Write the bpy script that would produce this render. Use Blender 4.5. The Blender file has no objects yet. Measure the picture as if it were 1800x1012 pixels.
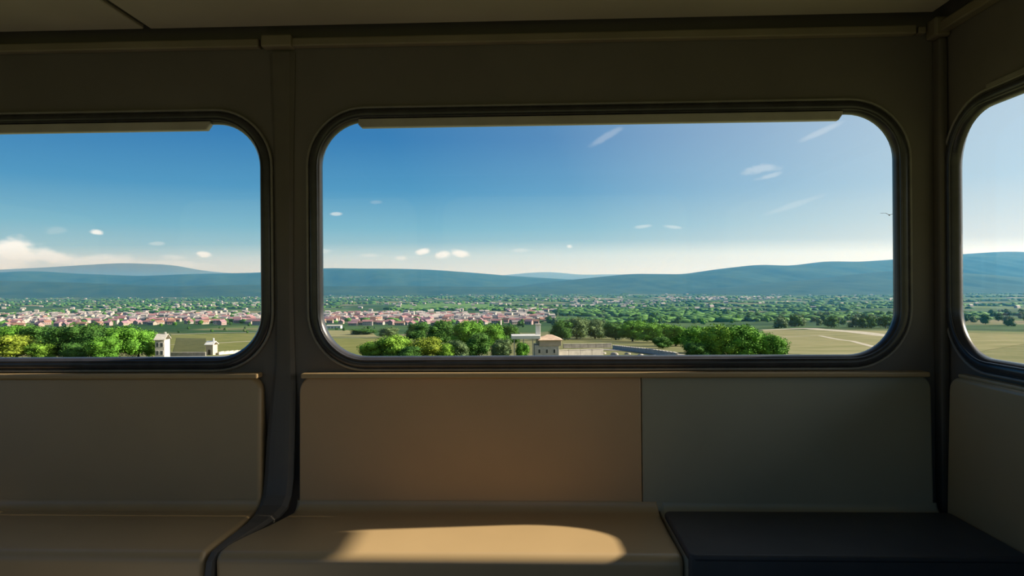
import bpy, bmesh, math, random
import numpy as np
from mathutils import Vector, Matrix

random.seed(7)
rng = np.random.default_rng(7)
S = bpy.context.scene
COL = S.collection
R = math.radians

# ------------------------------------------------------------------ camera
CAM = Vector((0.0, 0.0, 1.22))
FPX = 1150.0
YAW, ROLL = R(2.0), R(0.42)
cd = bpy.data.cameras.new('camera')
cd.sensor_width = 36.0
cd.lens = 36.0 * FPX / 1800.0
cd.shift_y = -6.0 / 1800.0
cd.clip_start = 0.05
cd.clip_end = 60000
cam = bpy.data.objects.new('camera', cd)
COL.objects.link(cam)
_f = Vector((-math.sin(YAW), math.cos(YAW), 0))
_r0 = Vector((math.cos(YAW), math.sin(YAW), 0))
_u0 = Vector((0, 0, 1))
_r = _r0 * math.cos(ROLL) - _u0 * math.sin(ROLL)
_u = _r0 * math.sin(ROLL) + _u0 * math.cos(ROLL)
m = Matrix((_r, _u, -_f)).transposed().to_4x4()
m.translation = CAM
cam.matrix_world = m
S.camera = cam

# ------------------------------------------------------------------ view, sun, sky
S.view_settings.view_transform = 'Standard'
S.view_settings.look = 'None'
S.view_settings.exposure = 0.0
S.view_settings.gamma = 1.0
S.view_settings.use_curve_mapping = False
S.cycles.max_bounces = 10
S.cycles.diffuse_bounces = 5
S.cycles.transparent_max_bounces = 24
S.cycles.volume_bounces = 0
S.cycles.caustics_reflective = False
S.cycles.caustics_refractive = False
S.cycles.sample_clamp_indirect = 4.0

SUN_SLOPE = 0.10          # sideways drift of the beam, per metre along the car
SUN_TAN = 0.45           # rise per metre along the car
SUN_DIR = Vector((1.0, SUN_SLOPE, SUN_TAN)).normalized()
sl = bpy.data.lights.new('sun', 'SUN')
sl.energy = 11.0
sl.color = (1.0, 0.86, 0.66)
sl.angle = R(0.6)
sun = bpy.data.objects.new('sun', sl)
COL.objects.link(sun)
sun.rotation_euler = SUN_DIR.to_track_quat('Z', 'Y').to_euler()
sun.location = (40, 10, 30)

SKY_GAIN = 1.0


class NT:
    """small helper around a node tree"""
    def __init__(self, tree):
        self.t = tree
        self.n = tree.nodes
        self.l = tree.links

    def node(self, kind, **kw):
        nd = self.n.new(kind)
        for k, v in kw.items():
            setattr(nd, k, v)
        return nd

    def put(self, sock, v):
        if isinstance(v, bpy.types.NodeSocket):
            self.l.new(v, sock)
        elif v is not None:
            if sock.type == 'RGBA' and len(v) == 3:
                v = (*v, 1)
            sock.default_value = v

    def math(self, op, a, b=None, c=None, clamp=False):
        nd = self.node('ShaderNodeMath', operation=op, use_clamp=clamp)
        for i, v in enumerate((a, b, c)):
            if v is not None:
                self.put(nd.inputs[i], v)
        return nd.outputs[0]

    def mix(self, fac, a, b, blend='MIX'):
        nd = self.node('ShaderNodeMix', data_type='RGBA', blend_type=blend)
        self.put(nd.inputs[0], fac)
        self.put(nd.inputs[6], a)
        self.put(nd.inputs[7], b)
        return nd.outputs[2]

    def ramp(self, fac, stops, interp='LINEAR'):
        nd = self.node('ShaderNodeValToRGB')
        cr = nd.color_ramp
        cr.interpolation = interp
        while len(cr.elements) < len(stops):
            cr.elements.new(0.5)
        for e, (p, c) in zip(cr.elements, stops):
            e.position = p
            e.color = (*c, 1)
        self.put(nd.inputs[0], fac)
        return nd.outputs[0]

    def noise(self, vec, scale, detail=3, rough=0.55, dist=0.0):
        nd = self.node('ShaderNodeTexNoise')
        if vec is not None:
            self.put(nd.inputs['Vector'], vec)
        nd.inputs['Scale'].default_value = scale
        nd.inputs['Detail'].default_value = detail
        nd.inputs['Roughness'].default_value = rough
        nd.inputs['Distortion'].default_value = dist
        return nd.outputs['Fac']

    def smooth(self, v, a, b, lo=0.0, hi=1.0):
        nd = self.node('ShaderNodeMapRange', interpolation_type='SMOOTHSTEP')
        self.put(nd.inputs[0], v)
        nd.inputs[1].default_value = a
        nd.inputs[2].default_value = b
        nd.inputs[3].default_value = lo
        nd.inputs[4].default_value = hi
        return nd.outputs[0]


def px_dir(px, py):
    return _f + _r * ((px - 900) / FPX) + _u * ((500 - py) / FPX)


def build_world():
    w = bpy.data.worlds.new('sky')
    S.world = w
    w.use_nodes = True
    k = NT(w.node_tree)
    k.n.clear()
    tc = k.node('ShaderNodeTexCoord')
    d = tc.outputs['Generated']
    sep = k.node('ShaderNodeSeparateXYZ')
    k.put(sep.inputs[0], d)
    x, y, z = sep.outputs
    col = k.ramp(k.math('MAXIMUM', z, 0.0), [
        (0.000, (0.980, 0.840, 0.640)), (0.022, (0.720, 0.710, 0.630)),
        (0.045, (0.410, 0.575, 0.610)), (0.085, (0.215, 0.470, 0.605)),
        (0.140, (0.086, 0.310, 0.545)), (0.215, (0.038, 0.200, 0.465)),
        (0.450, (0.028, 0.140, 0.360)), (1.000, (0.022, 0.090, 0.250))])
    dot = k.node('ShaderNodeVectorMath', operation='DOT_PRODUCT')
    k.put(dot.inputs[0], d)
    dot.inputs[1].default_value = SUN_DIR
    c = dot.outputs['Value']
    near = k.ramp(k.math('MULTIPLY_ADD', c, 0.5, 0.5), [
        (0.0, (0, 0, 0)), (0.49, (0, 0, 0)), (0.60, (.10, .10, .10)),
        (0.72, (.42, .42, .42)), (0.80, (.70, .70, .70)), (0.86, (.86, .86, .86)), (1.0, (1, 1, 1))])
    side = k.ramp(k.math('MAXIMUM', z, 0.0), [(0.0, (1.0, .88, .74)), (.05, (.98, .90, .80)), (.13, (.66, .78, .84)), (.3, (.58, .72, .82))])
    glow = k.mix(k.smooth(c, 0.75, 1.0), side, (2.2, 2.0, 1.7))
    col = k.mix(near, col, glow)
    # soft cumulus low over the valley and thin streaks of cirrus
    yy = k.math('MAXIMUM', y, 0.05)
    u = k.math('DIVIDE', x, yy)
    v = k.math('DIVIDE', z, yy)
    cmb = k.node('ShaderNodeCombineXYZ')
    k.put(cmb.inputs[0], u)
    k.put(cmb.inputs[1], k.math('MULTIPLY', v, 2.0))
    n1 = k.math('SUBTRACT', k.noise(cmb.outputs[0], 42.0, 4, 0.6), 0.5)
    n2 = k.math('SUBTRACT', k.noise(cmb.outputs[0], 14.0, 3, 0.6), 0.5)
    total = None
    clouds = [  # px, py, half width, half height, tilt (deg), strength, raggedness
        (170, 408, 13, 5.5, -8, .85, .5), (358, 447, 17, 6, -8, .9, .6), (275, 428, 16, 4, 0, .25, .6),
        (305, 452, 22, 6, 0, .35, .8), (590, 376, 12, 3.5, 0, .45, .5), (744, 442, 16, 6, 8, .95, .6),
        (778, 447, 17, 8, 5, .95, .6), (810, 446, 20, 8, -10, .95, .7), (705, 453, 12, 5, 0, .5, .6),
        (650, 449, 20, 4, 0, .3, .6), (560, 441, 25, 5, 0, .3, .8), (915, 440, 18, 4, 0, .25, .5),
        (1001, 433, 6, 4, 0, .6, .4), (30, 443, 60, 24, -8, .95, 1.0), (95, 450, 70, 18, -10, .85, 1.0),
        (10, 458, 60, 18, 0, .75, .9), (190, 458, 75, 11, -4, .55, 1.0), (290, 464, 90, 8, -3, .4, .9),
        (1065, 241, 40, 7, 30, .16, .5), (1440, 233, 45, 6, 24, .20, .5), (1338, 297, 34, 8, 8, .24, .8),
        (1350, 310, 26, 5, 14, .22, .7), (1390, 362, 60, 5, 18, .12, .6), (1130, 398, 18, 3.5, 6, .3, .5),
        (1185, 399, 18, 3.5, -6, .3, .5), (98, 405, 24, 8, 0, .12, .8), (660, 355, 12, 4, 0, .12, .6)]
    for (px, py, a, b, tilt, st, rag) in clouds:
        dd = px_dir(px, py)
        u0, v0 = dd.x / dd.y, dd.z / dd.y
        ct, sn = math.cos(R(tilt)), math.sin(R(tilt))
        du = k.math('SUBTRACT', u, u0)
        dv = k.math('SUBTRACT', v, v0)
        p = k.math('MULTIPLY_ADD', dv, sn * FPX / a, k.math('MULTIPLY', du, ct * FPX / a))
        q = k.math('MULTIPLY_ADD', dv, ct * FPX / b, k.math('MULTIPLY', du, -sn * FPX / b))
        r2 = k.math('SQRT', k.math('ADD', k.math('MULTIPLY', p, p), k.math('MULTIPLY', q, q)))
        r2 = k.math('MULTIPLY_ADD', n1 if a < 45 else n2, 2.2 * rag, r2)
        mk = k.smooth(r2, 1.15, 0.35, 0.0, st)
        total = mk if total is None else k.math('MAXIMUM', total, mk)
    total = k.math('MULTIPLY', total, k.smooth(y, 0.05, 0.15))
    col = k.mix(total, col, (1.08, 1.05, 1.0))
    # the ground side of the sphere, hidden by the terrain
    col = k.mix(k.smooth(z, -0.02, -0.10), col, (0.16, 0.19, 0.13))
    bg = k.node('ShaderNodeBackground')
    k.put(bg.inputs[0], col)
    bg.inputs[1].default_value = SKY_GAIN
    out = k.node('ShaderNodeOutputWorld')
    k.l.new(bg.outputs[0], out.inputs[0])
    w.cycles.sampling_method = 'MANUAL'
    w.cycles.sample_map_resolution = 512


build_world()

# ------------------------------------------------------------------ materials
MATS = {}


def mat(name, col, rough=0.6, var=0.12, vscale=6.0, col2=None, spec=0.4, bump=0.0, bscale=60.0, metal=0.0, detail=4):
    if name in MATS:
        return MATS[name]
    mt = bpy.data.materials.new(name)
    mt.use_nodes = True
    k = NT(mt.node_tree)
    bs = k.n['Principled BSDF']
    tc = k.node('ShaderNodeTexCoord')
    geo = k.node('ShaderNodeNewGeometry')
    pos = geo.outputs['Position']
    n = k.noise(pos, vscale, detail)
    c2 = col2 if col2 else tuple(min(1, c * (1 + 2 * var)) for c in col)
    c1 = col if col2 else tuple(c * (1 - 2 * var) for c in col)
    k.put(bs.inputs['Base Color'], k.ramp(n, [(0.3, c1), (0.7, c2)]))
    bs.inputs['Roughness'].default_value = rough
    bs.inputs['Metallic'].default_value = metal
    bs.inputs['Specular IOR Level'].default_value = spec
    if bump > 0:
        bp = k.node('ShaderNodeBump')
        bp.inputs['Strength'].default_value = bump
        bp.inputs['Distance'].default_value = 0.001
        k.put(bp.inputs['Height'], k.noise(pos, bscale, 3))
        k.l.new(bp.outputs[0], bs.inputs['Normal'])
    MATS[name] = mt
    return mt


def glass_mat():
    mt = bpy.data.materials.new('window_glass')
    mt.use_nodes = True
    k = NT(mt.node_tree)
    k.n.clear()
    tr = k.node('ShaderNodeBsdfTransparent')
    tr.inputs[0].default_value = (0.97, 0.985, 0.985, 1)
    gl = k.node('ShaderNodeBsdfGlossy')
    gl.inputs['Roughness'].default_value = 0.02
    gl.inputs['Color'].default_value = (1, 1, 1, 1)
    mx = k.node('ShaderNodeMixShader')
    mx.inputs[0].default_value = 0.035
    k.l.new(tr.outputs[0], mx.inputs[1])
    k.l.new(gl.outputs[0], mx.inputs[2])
    o = k.node('ShaderNodeOutputMaterial')
    k.l.new(mx.outputs[0], o.inputs[0])
    MATS['glass'] = mt
    return mt


M_WALL = mat('wall_laminate', (0.175, 0.158, 0.148), 0.55, 0.05, 3.0, bump=0.15, bscale=220)
M_CEIL = mat('ceiling_laminate', (0.42, 0.37, 0.335), 0.6, 0.05, 2.0)
M_RAIL = mat('rail_painted', (0.30, 0.255, 0.185), 0.5, 0.06, 4.0)
M_PILLAR = mat('pillar_cover', (0.145, 0.13, 0.115), 0.5, 0.06, 4.0)
M_DARK = mat('dark_trim', (0.050, 0.045, 0.040), 0.5, 0.1, 8.0)
M_RUB = mat('rubber_gasket', (0.046, 0.046, 0.054), 0.27, 0.1, 20.0, spec=0.6)
M_BEAD = mat('gasket_bead', (0.27, 0.255, 0.235), 0.30, 0.06, 20.0)
M_SEAT = mat('seat_beige_plastic', (0.50, 0.355, 0.185), 0.42, 0.03, 2.5, spec=0.5, bump=0.06, bscale=300)
M_SEAT_GLOW = mat('seat_beige_glow_tint', (0.62, 0.385, 0.185), 0.42, 0.03, 2.5, bump=0.06, bscale=300)  # seat plastic tinted warmer and brighter, standing in for bounced sun glow
M_PANEL = mat('olive_grey_plastic', (0.37, 0.345, 0.24), 0.42, 0.03, 2.5, bump=0.06, bscale=300)
M_CUSH = mat('charcoal_vinyl', (0.070, 0.070, 0.072), 0.5, 0.08, 5.0, bump=0.25, bscale=400)
M_SCREW = mat('screw_steel', (0.50, 0.47, 0.40), 0.35, 0.05, 50, metal=0.8)
M_SASH = mat('grey_aluminium', (0.48, 0.46, 0.43), 0.45, 0.05, 10, metal=0.2)
M_FLOOR = mat('floor_vinyl', (0.25, 0.245, 0.245), 0.6, 0.1, 9.0)
M_BODY = mat('car_body_paint', (0.28, 0.27, 0.24), 0.45, 0.05, 2.0)
M_GLASS = glass_mat()
for _m in (M_SEAT, M_SEAT_GLOW, M_PANEL):        # gelcoat finish of the moulded seats
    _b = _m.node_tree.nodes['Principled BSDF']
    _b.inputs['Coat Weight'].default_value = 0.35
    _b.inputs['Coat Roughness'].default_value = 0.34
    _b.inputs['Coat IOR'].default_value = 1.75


# ------------------------------------------------------------------ mesh helpers
def link(name, me, parent=None, m_=None, smooth=False):
    o = bpy.data.objects.new(name, me)
    COL.objects.link(o)
    if parent is not None:
        o.parent = parent
    if m_ is not None:
        me.materials.clear()
        for q in (m_ if isinstance(m_, (list, tuple)) else [m_]):
            me.materials.append(q)
    if smooth:
        me.polygons.foreach_set('use_smooth', [True] * len(me.polygons))
    return o


def mesh_of(name, verts, faces, midx=None):
    me = bpy.data.meshes.new(name)
    me.from_pydata([tuple(v) for v in verts], [], faces)
    if midx is not None:
        me.polygons.foreach_set('material_index', midx)
    me.update()
    return me


def tag(o, label=None, cat=None, group=None, kind=None):
    if label:
        o['label'] = label
    if cat:
        o['category'] = cat
    if group:
        o['group'] = group
    if kind:
        o['kind'] = kind
    return o


def empty(name, loc=(0, 0, 0)):
    o = bpy.data.objects.new(name, None)
    o.empty_display_size = 0.1
    o.location = loc
    COL.objects.link(o)
    return o


def rebase(parent):
    """parts were written in world coordinates: keep them there under an Empty that stands at the thing's base"""
    off = Matrix.Translation(-parent.location)
    for c in parent.children:
        c.matrix_local = off @ c.matrix_local
    return parent


def box_mesh(name, x0, x1, y0, y1, z0, z1, bev=0.0, seg=2):
    bm = bmesh.new()
    bmesh.ops.create_cube(bm, size=1.0)
    for v in bm.verts:
        v.co = Vector(((x0 + x1) / 2 + v.co.x * (x1 - x0), (y0 + y1) / 2 + v.co.y * (y1 - y0), (z0 + z1) / 2 + v.co.z * (z1 - z0)))
    if bev > 0:
        bmesh.ops.bevel(bm, geom=bm.edges[:], offset=bev, segments=seg, affect='EDGES', profile=0.5)
    me = bpy.data.meshes.new(name)
    bm.to_mesh(me)
    bm.free()
    return me


def rrect(u0, u1, v0, v1, r, seg=10, off=0.0, radii=None):
    """rounded rectangle outline; radii = (bl, br, tr, tl)"""
    rr = radii or (r, r, r, r)
    pts = []
    for (cu, cv, su, sv, a0), q in zip(((u0, v0, 1, 1, 180), (u1, v0, -1, 1, 270), (u1, v1, -1, -1, 0), (u0, v1, 1, -1, 90)), rr):
        ox, oy = cu + su * q, cv + sv * q
        for i in range(seg + 1):
            a = R(a0 + 90 * i / seg)
            pts.append((ox + (q + off) * math.cos(a), oy + (q + off) * math.sin(a)))
    return pts


def sweep_ring(name, rect, r, prof, MAP, seg=12):
    """closed profile [(outward offset, depth)] swept round a rounded rectangle"""
    loops = [rrect(*rect, r, seg, o) for o, _ in prof]
    n, kx = len(loops[0]), len(prof)
    verts, faces = [], []
    for i in range(n):
        for j in range(kx):
            uu, vv = loops[j][i]
            verts.append(MAP(uu, vv, prof[j][1]))
    for i in range(n):
        for j in range(kx):
            a, b = i * kx + j, i * kx + (j + 1) % kx
            c, d = ((i + 1) % n) * kx + (j + 1) % kx, ((i + 1) % n) * kx + j
            faces.append((a, b, c, d))
    me = mesh_of(name, verts, faces)
    bm = bmesh.new()
    bm.from_mesh(me)
    bmesh.ops.recalc_face_normals(bm, faces=bm.faces[:])
    bm.to_mesh(me)
    bm.free()
    return me


def holed_wall(name, outer, holes, MAP, thick):
    """flat wall with window holes, given a real thickness"""
    bm = bmesh.new()
    edges = []
    for pts in [outer] + holes:
        vs = [bm.verts.new((u_, v_, 0)) for u_, v_ in pts]
        for i in range(len(vs)):
            edges.append(bm.edges.new((vs[i], vs[(i + 1) % len(vs)])))
    bmesh.ops.triangle_fill(bm, use_beauty=True, use_dissolve=False, edges=edges)
    g = bmesh.ops.extrude_face_region(bm, geom=bm.faces[:])
    for e in g['geom']:
        if isinstance(e, bmesh.types.BMVert):
            e.co.z = thick
    for v in bm.verts:
        v.co = Vector(MAP(v.co.x, v.co.y, v.co.z))
    bmesh.ops.recalc_face_normals(bm, faces=bm.faces[:])
    me = bpy.data.meshes.new(name)
    bm.to_mesh(me)
    bm.free()
    return me


def pad_panel(name, outline_fn, thick, fil, MAP, seg=5):
    """panel with rounded front edge; outline_fn(inset) -> outline points; depth 0 = front face"""
    rings = [(0.0, thick)]
    for i in range(seg + 1):
        a = R(90 * i / seg)
        rings.append((fil * (1 - math.cos(a)), fil * (1 - math.sin(a))))
    verts, faces = [], []
    n = len(outline_fn(0.0))
    for ins, dp in rings:
        for uu, vv in outline_fn(ins):
            verts.append(MAP(uu, vv, dp))
    for k_ in range(len(rings) - 1):
        for i in range(n):
            faces.append((k_ * n + i, k_ * n + (i + 1) % n, (k_ + 1) * n + (i + 1) % n, (k_ + 1) * n + i))
    faces.append(tuple(range((len(rings) - 1) * n, len(rings) * n)))
    faces.append(tuple(range(n - 1, -1, -1)))
    me = mesh_of(name, verts, faces)
    bm = bmesh.new()
    bm.from_mesh(me)
    bmesh.ops.recalc_face_normals(bm, faces=bm.faces[:])
    bm.to_mesh(me)
    bm.free()
    sm = [True] * len(me.polygons)
    sm[-1] = sm[-2] = False
    me.polygons.foreach_set('use_smooth', sm)
    return me


# ------------------------------------------------------------------ the car: shell
YB = 2.25       # inner face of the long window wall
XE = 1.37       # inner face of the end wall
XL = -3.30      # far end, out of view
YF = -0.75      # long wall behind the camera
ZC = 2.085      # ceiling
BACK = lambda u_, v_, d_: (u_, YB + d_, v_)
END = lambda u_, v_, d_: (XE + d_, u_, v_)
LEFT = lambda u_, v_, d_: (XL - d_, u_, v_)
FRONT = lambda u_, v_, d_: (u_, YF - d_, v_)

WZ0, WZ1 = 0.974, 1.790
WIN_A = (-0.740, 1.217, WZ0, WZ1)
WIN_B = (-2.915, -0.957, WZ0, WZ1)
WIN_E = (-0.35, 2.178, 0.985, 1.750)
WR = 0.155
EDGE = 0.036     # how far the wall hole lies outside the visible opening


def holes_of(rects):
    return [rrect(*q, WR, 12, EDGE) for q in rects]


def structure(name, me, m_, label, parent=None, smooth=False):
    o = link(name, me, parent, m_, smooth)
    tag(o, label, None, None, 'structure')
    return o


floor = structure('floor', box_mesh('floor', XL - .1, XE + .1, YF - .1, YB + .1, -0.12, 0.0), M_FLOOR, 'dark vinyl floor of the rail car')
outer_b = [(XL, 0.0), (XE + 0.001, 0.0), (XE + 0.001, 2.20), (XL, 2.20)]
wall_back = structure('wall_back', holed_wall('wall_back', outer_b, holes_of([WIN_A, WIN_B]), BACK, 0.045), M_WALL,
                      'dark taupe panelled side wall around the two big windows')
outer_e = [(YF, 0.0), (YB + 0.045, 0.0), (YB + 0.045, 2.20), (YF, 2.20)]
wall_right = structure('wall_right', holed_wall('wall_right', outer_e, holes_of([WIN_E]), END, 0.045), M_WALL,
                       'dark end wall of the car at the right edge')
WIN_F1, WIN_F2, WIN_L = (-0.740, 1.217, 0.78, 1.93), (-2.915, -0.957, 0.78, 1.93), (-0.35, 2.05, 0.985, 1.745)
wall_front = structure('wall_front', holed_wall('wall_front', outer_b, holes_of([WIN_F1, WIN_F2]), FRONT, 0.045), M_WALL,
                       'opposite window wall of the car behind the camera')
wall_left = structure('wall_left', holed_wall('wall_left', outer_e, holes_of([WIN_L]), LEFT, 0.045), M_WALL,
                      'far end wall of the car out of view on the left')
# ceiling: roof slab with separate panels under it, a shadow gap between them
ceiling = structure('ceiling', box_mesh('ceiling', XL - .05, XE + .05, YF - .05, YB + .05, 2.17, 2.24), M_BODY, 'beige laminate ceiling of the car with a panel seam')
for a, b in ((XL + .02, -2.66), (-2.648, -1.304), (-1.280, XE - 0.085)):
    link('ceiling_panel', box_mesh('ceiling_panel', a, b, YF + 0.08, 2.150, ZC, ZC + 0.02, 0.004, 2), ceiling, M_CEIL)
link('cove', box_mesh('cove', XL, XE, 2.13, 2.249, 2.155, 2.172), ceiling, M_DARK)
for a in (-2.654, -1.292):
    link('seam_strip', box_mesh('seam_strip', a - .02, a + .02, YF + .1, 2.14, ZC + .012, ZC + .022), ceiling, M_DARK)

# unseen sun blockers added along the side and beyond the end wall
structure('sun_blocker_side', box_mesh('sun_blocker_side', XL, 2.74, YB + .045, YB + 0.194, 1.97, 2.24, 0.01), M_BODY, 'narrow sun blocker added outside above the side windows')  # added slab, shaped to keep window sun off the seats
canopy = structure('sun_blocker_end', box_mesh('sun_blocker_end', XE + .045, XE + 1.215, YF, YB + 0.045, 1.872, 2.24, 0.01), M_BODY,  # added slab, length set to end the sun patch on the seat
                   'unseen sun blocker added outside the end window')

# mouldings under the ceiling
trim1 = structure('trim_1', box_mesh('trim_1', -0.832, 1.275, 2.218, YB - .001, 2.044, 2.074, 0.005), M_RAIL, 'narrow beige moulding under the ceiling above the middle window')
structure('trim_2', box_mesh('trim_2', XL + .02, -0.945, 2.218, YB - .001, 2.044, 2.074, 0.005), M_RAIL, 'narrow beige moulding under the ceiling above the left window')
structure('trim_3', box_mesh('trim_3', -0.932, -0.826, 2.206, YB - .001, 2.040, 2.082, 0.006), M_RAIL, 'short moulding joint block above the window pillar')
structure('trim_4', box_mesh('trim_4', 1.318, XE - .001, 2.19, YB - .002, 2.026, 2.090, 0.008), M_RAIL, 'corner moulding block where side and end wall meet')
structure('trim_5', box_mesh('trim_5', XE - 0.036, XE - .001, YF + .1, 2.196, 2.040, 2.074, 0.005), M_RAIL, 'narrow beige moulding under the ceiling along the end wall')
structure('trim_6', box_mesh('trim_6', 1.283, 1.308, 2.222, YB - .001, 2.046, 2.070, 0.005), M_RAIL, 'small moulding end cap beside the corner block')


def window(name, rect, MAP, label, glass_d=0.012, bar=None, full=True):
    w = empty(name, MAP((rect[0] + rect[1]) / 2, rect[2], 0.02))
    tag(w, label, None, None, 'structure')
    # rubber gasket: a rounded lip round the opening, clamped over the wall edge
    pr = [(EDGE + .006, .044), (EDGE + .006, .0), (EDGE + .004, -.010), (EDGE - .006, -.016), (.016, -.014), (.006, -.006), (.0, .004), (.0, .018), (.022, .032), (.034, .044)]
    link('gasket', sweep_ring('gasket', rect, WR, pr, MAP), w, M_RUB, True)
    c0, rr = EDGE + .010, .0052
    bead = [(c0 + rr * math.cos(R(a)), -.0065 + rr * 1.3 * math.sin(R(a))) for a in range(0, 360, 45)]
    link('bead', sweep_ring('bead', rect, WR, bead, MAP), w, M_BEAD, True)
    if full:
        c0, rr = .012, .0035
        lip = [(c0 + rr * math.cos(R(a)), -.0125 + rr * math.sin(R(a))) for a in range(0, 360, 60)]
        link('sealing_lip', sweep_ring('sealing_lip', rect, WR, lip, MAP), w, M_RUB, True)
    pts = rrect(*rect, WR, 12, 0.006)
    n = len(pts)
    vs = [MAP(a, b, glass_d) for a, b in pts] + [MAP(a, b, glass_d + .005) for a, b in pts]
    # one clear pane; a single sheet keeps the light path simple
    link('glass_pane', mesh_of('glass_pane', vs[:n], [tuple(range(n))]), w, M_GLASS)
    if bar:
        u0, u1 = bar
        me = pad_panel('sash_rail', lambda i: [(u0 + i, WZ1 - .014 + i), (u0 + .010 + i, WZ1 - .024 + i), (u1 - .014 - i, WZ1 - .024 + i), (u1 - i, WZ1 - .004 + i),
                                               (u1 - i, WZ1 + .006 - i), (u0 + i, WZ1 + .006 - i)], .022, .003, lambda a, b, d_: MAP(a, b, d_ - .014), 3)
        link('sash_rail', me, w, M_SASH)
    return rebase(w)


window('window_1', WIN_A, BACK, 'large round-cornered middle window with black rubber gasket and a grey top rail', bar=(-0.605, 1.040))
window('window_2', WIN_B, BACK, 'left round-cornered window cut by the photo edge, with black rubber gasket', bar=(-2.80, -1.125))
window('window_3', WIN_E, END, 'end wall window at the right edge of the photo', glass_d=0.012)
window('window_4', WIN_F1, FRONT, 'window of the opposite wall behind the camera', full=False)
window('window_5', WIN_F2, FRONT, 'second window of the opposite wall behind the camera', full=False)
window('window_6', WIN_L, LEFT, 'window in the far end wall out of view', full=False)

# a thin metal drip strip over the end window
me = pad_panel('trim_7', lambda i: [(-.2 + i, 1.800 + i), (2.015 - i, 1.797 + i), (2.015 - i, 1.812 - i), (-.2 + i, 1.815 - i)], .012, .004, lambda a, b, d_: END(a, b, d_ - .013), 3)
structure('trim_7', me, M_BEAD, 'slim grey strip along the top of the end window')


# pillar between the windows: a dark cover that runs down the wall, over the seat gap and to the front
def ribbon(name, path, seg=6):
    """path: (y, z, xc, half width, ny, nz); a shallow domed strip"""
    verts, faces = [], []
    cols = seg + 1
    for (y, z, xc, hw, ny, nz) in path:
        ln = math.hypot(ny, nz)
        ny, nz = ny / ln, nz / ln
        for j in range(cols):
            t = -1 + 2 * j / seg
            h = 0.012 * math.sqrt(max(0, 1 - t ** 4)) - 0.002
            verts.append((xc + hw * t, y + ny * h, z + nz * h))
        for j in range(cols):
            t = 1 - 2 * j / seg
            verts.append((xc + hw * t, y - ny * .012, z - nz * .012))
    nn = 2 * cols
    for i in range(len(path) - 1):
        for j in range(nn):
            faces.append((i * nn + j, i * nn + (j + 1) % nn, (i + 1) * nn + (j + 1) % nn, (i + 1) * nn + j))
    faces.append(tuple(range(nn)))
    faces.append(tuple(range((len(path) - 1) * nn + nn - 1, (len(path) - 1) * nn - 1, -1)))
    me_ = mesh_of(name, verts, faces)
    bm = bmesh.new()
    bm.from_mesh(me_)
    bmesh.ops.recalc_face_normals(bm, faces=bm.faces[:])
    bm.to_mesh(me_)
    bm.free()
    return me_


path = [(2.244, 2.03, -.872, .046, -1, 0), (2.244, 1.7, -.870, .036, -1, 0), (2.244, 1.2, -.870, .030, -1, 0), (2.242, .95, -.870, .036, -1, 0), (2.236, .86, -.872, .042, -1, 0),
        (2.206, .70, -.872, .048, -1, 0), (2.188, .57, -.872, .050, -1, .1), (2.175, .515, -.874, .050, -1, .4), (2.152, .485, -.878, .048, -.7, .8),
        (2.110, .468, -.886, .042, -.1, 1), (2.05, .460, -.896, .034, 0, 1), (1.95, .460, -.905, .025, 0, 1), (1.85, .461, -.911, .017, 0, 1),
        (1.825, .460, -.913, .014, -.2, 1), (1.805, .446, -.915, .013, -.8, .6), (1.795, .41, -.915, .013, -1, .1), (1.794, .30, -.915, .013, -1, 0)]
structure('trim_8', ribbon('trim_8', path), M_PILLAR, 'dark pillar strip between the windows running down between the seats')
structure('trim_9', box_mesh('trim_9', 1.338, XE - .001, 2.205, YB - .001, 0.40, 2.03, 0.012, 3), M_PILLAR, 'dark vertical corner strip between side wall and end wall')


# ------------------------------------------------------------------ the seats
ZS = 0.475


def backrest_map(u_, v_, d_):
    # leans back a little towards the top
    y = 2.158 + (v_ - 0.475) * 0.150
    return (u_, y + d_ if d_ < .02 else YB - .003, v_)


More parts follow.
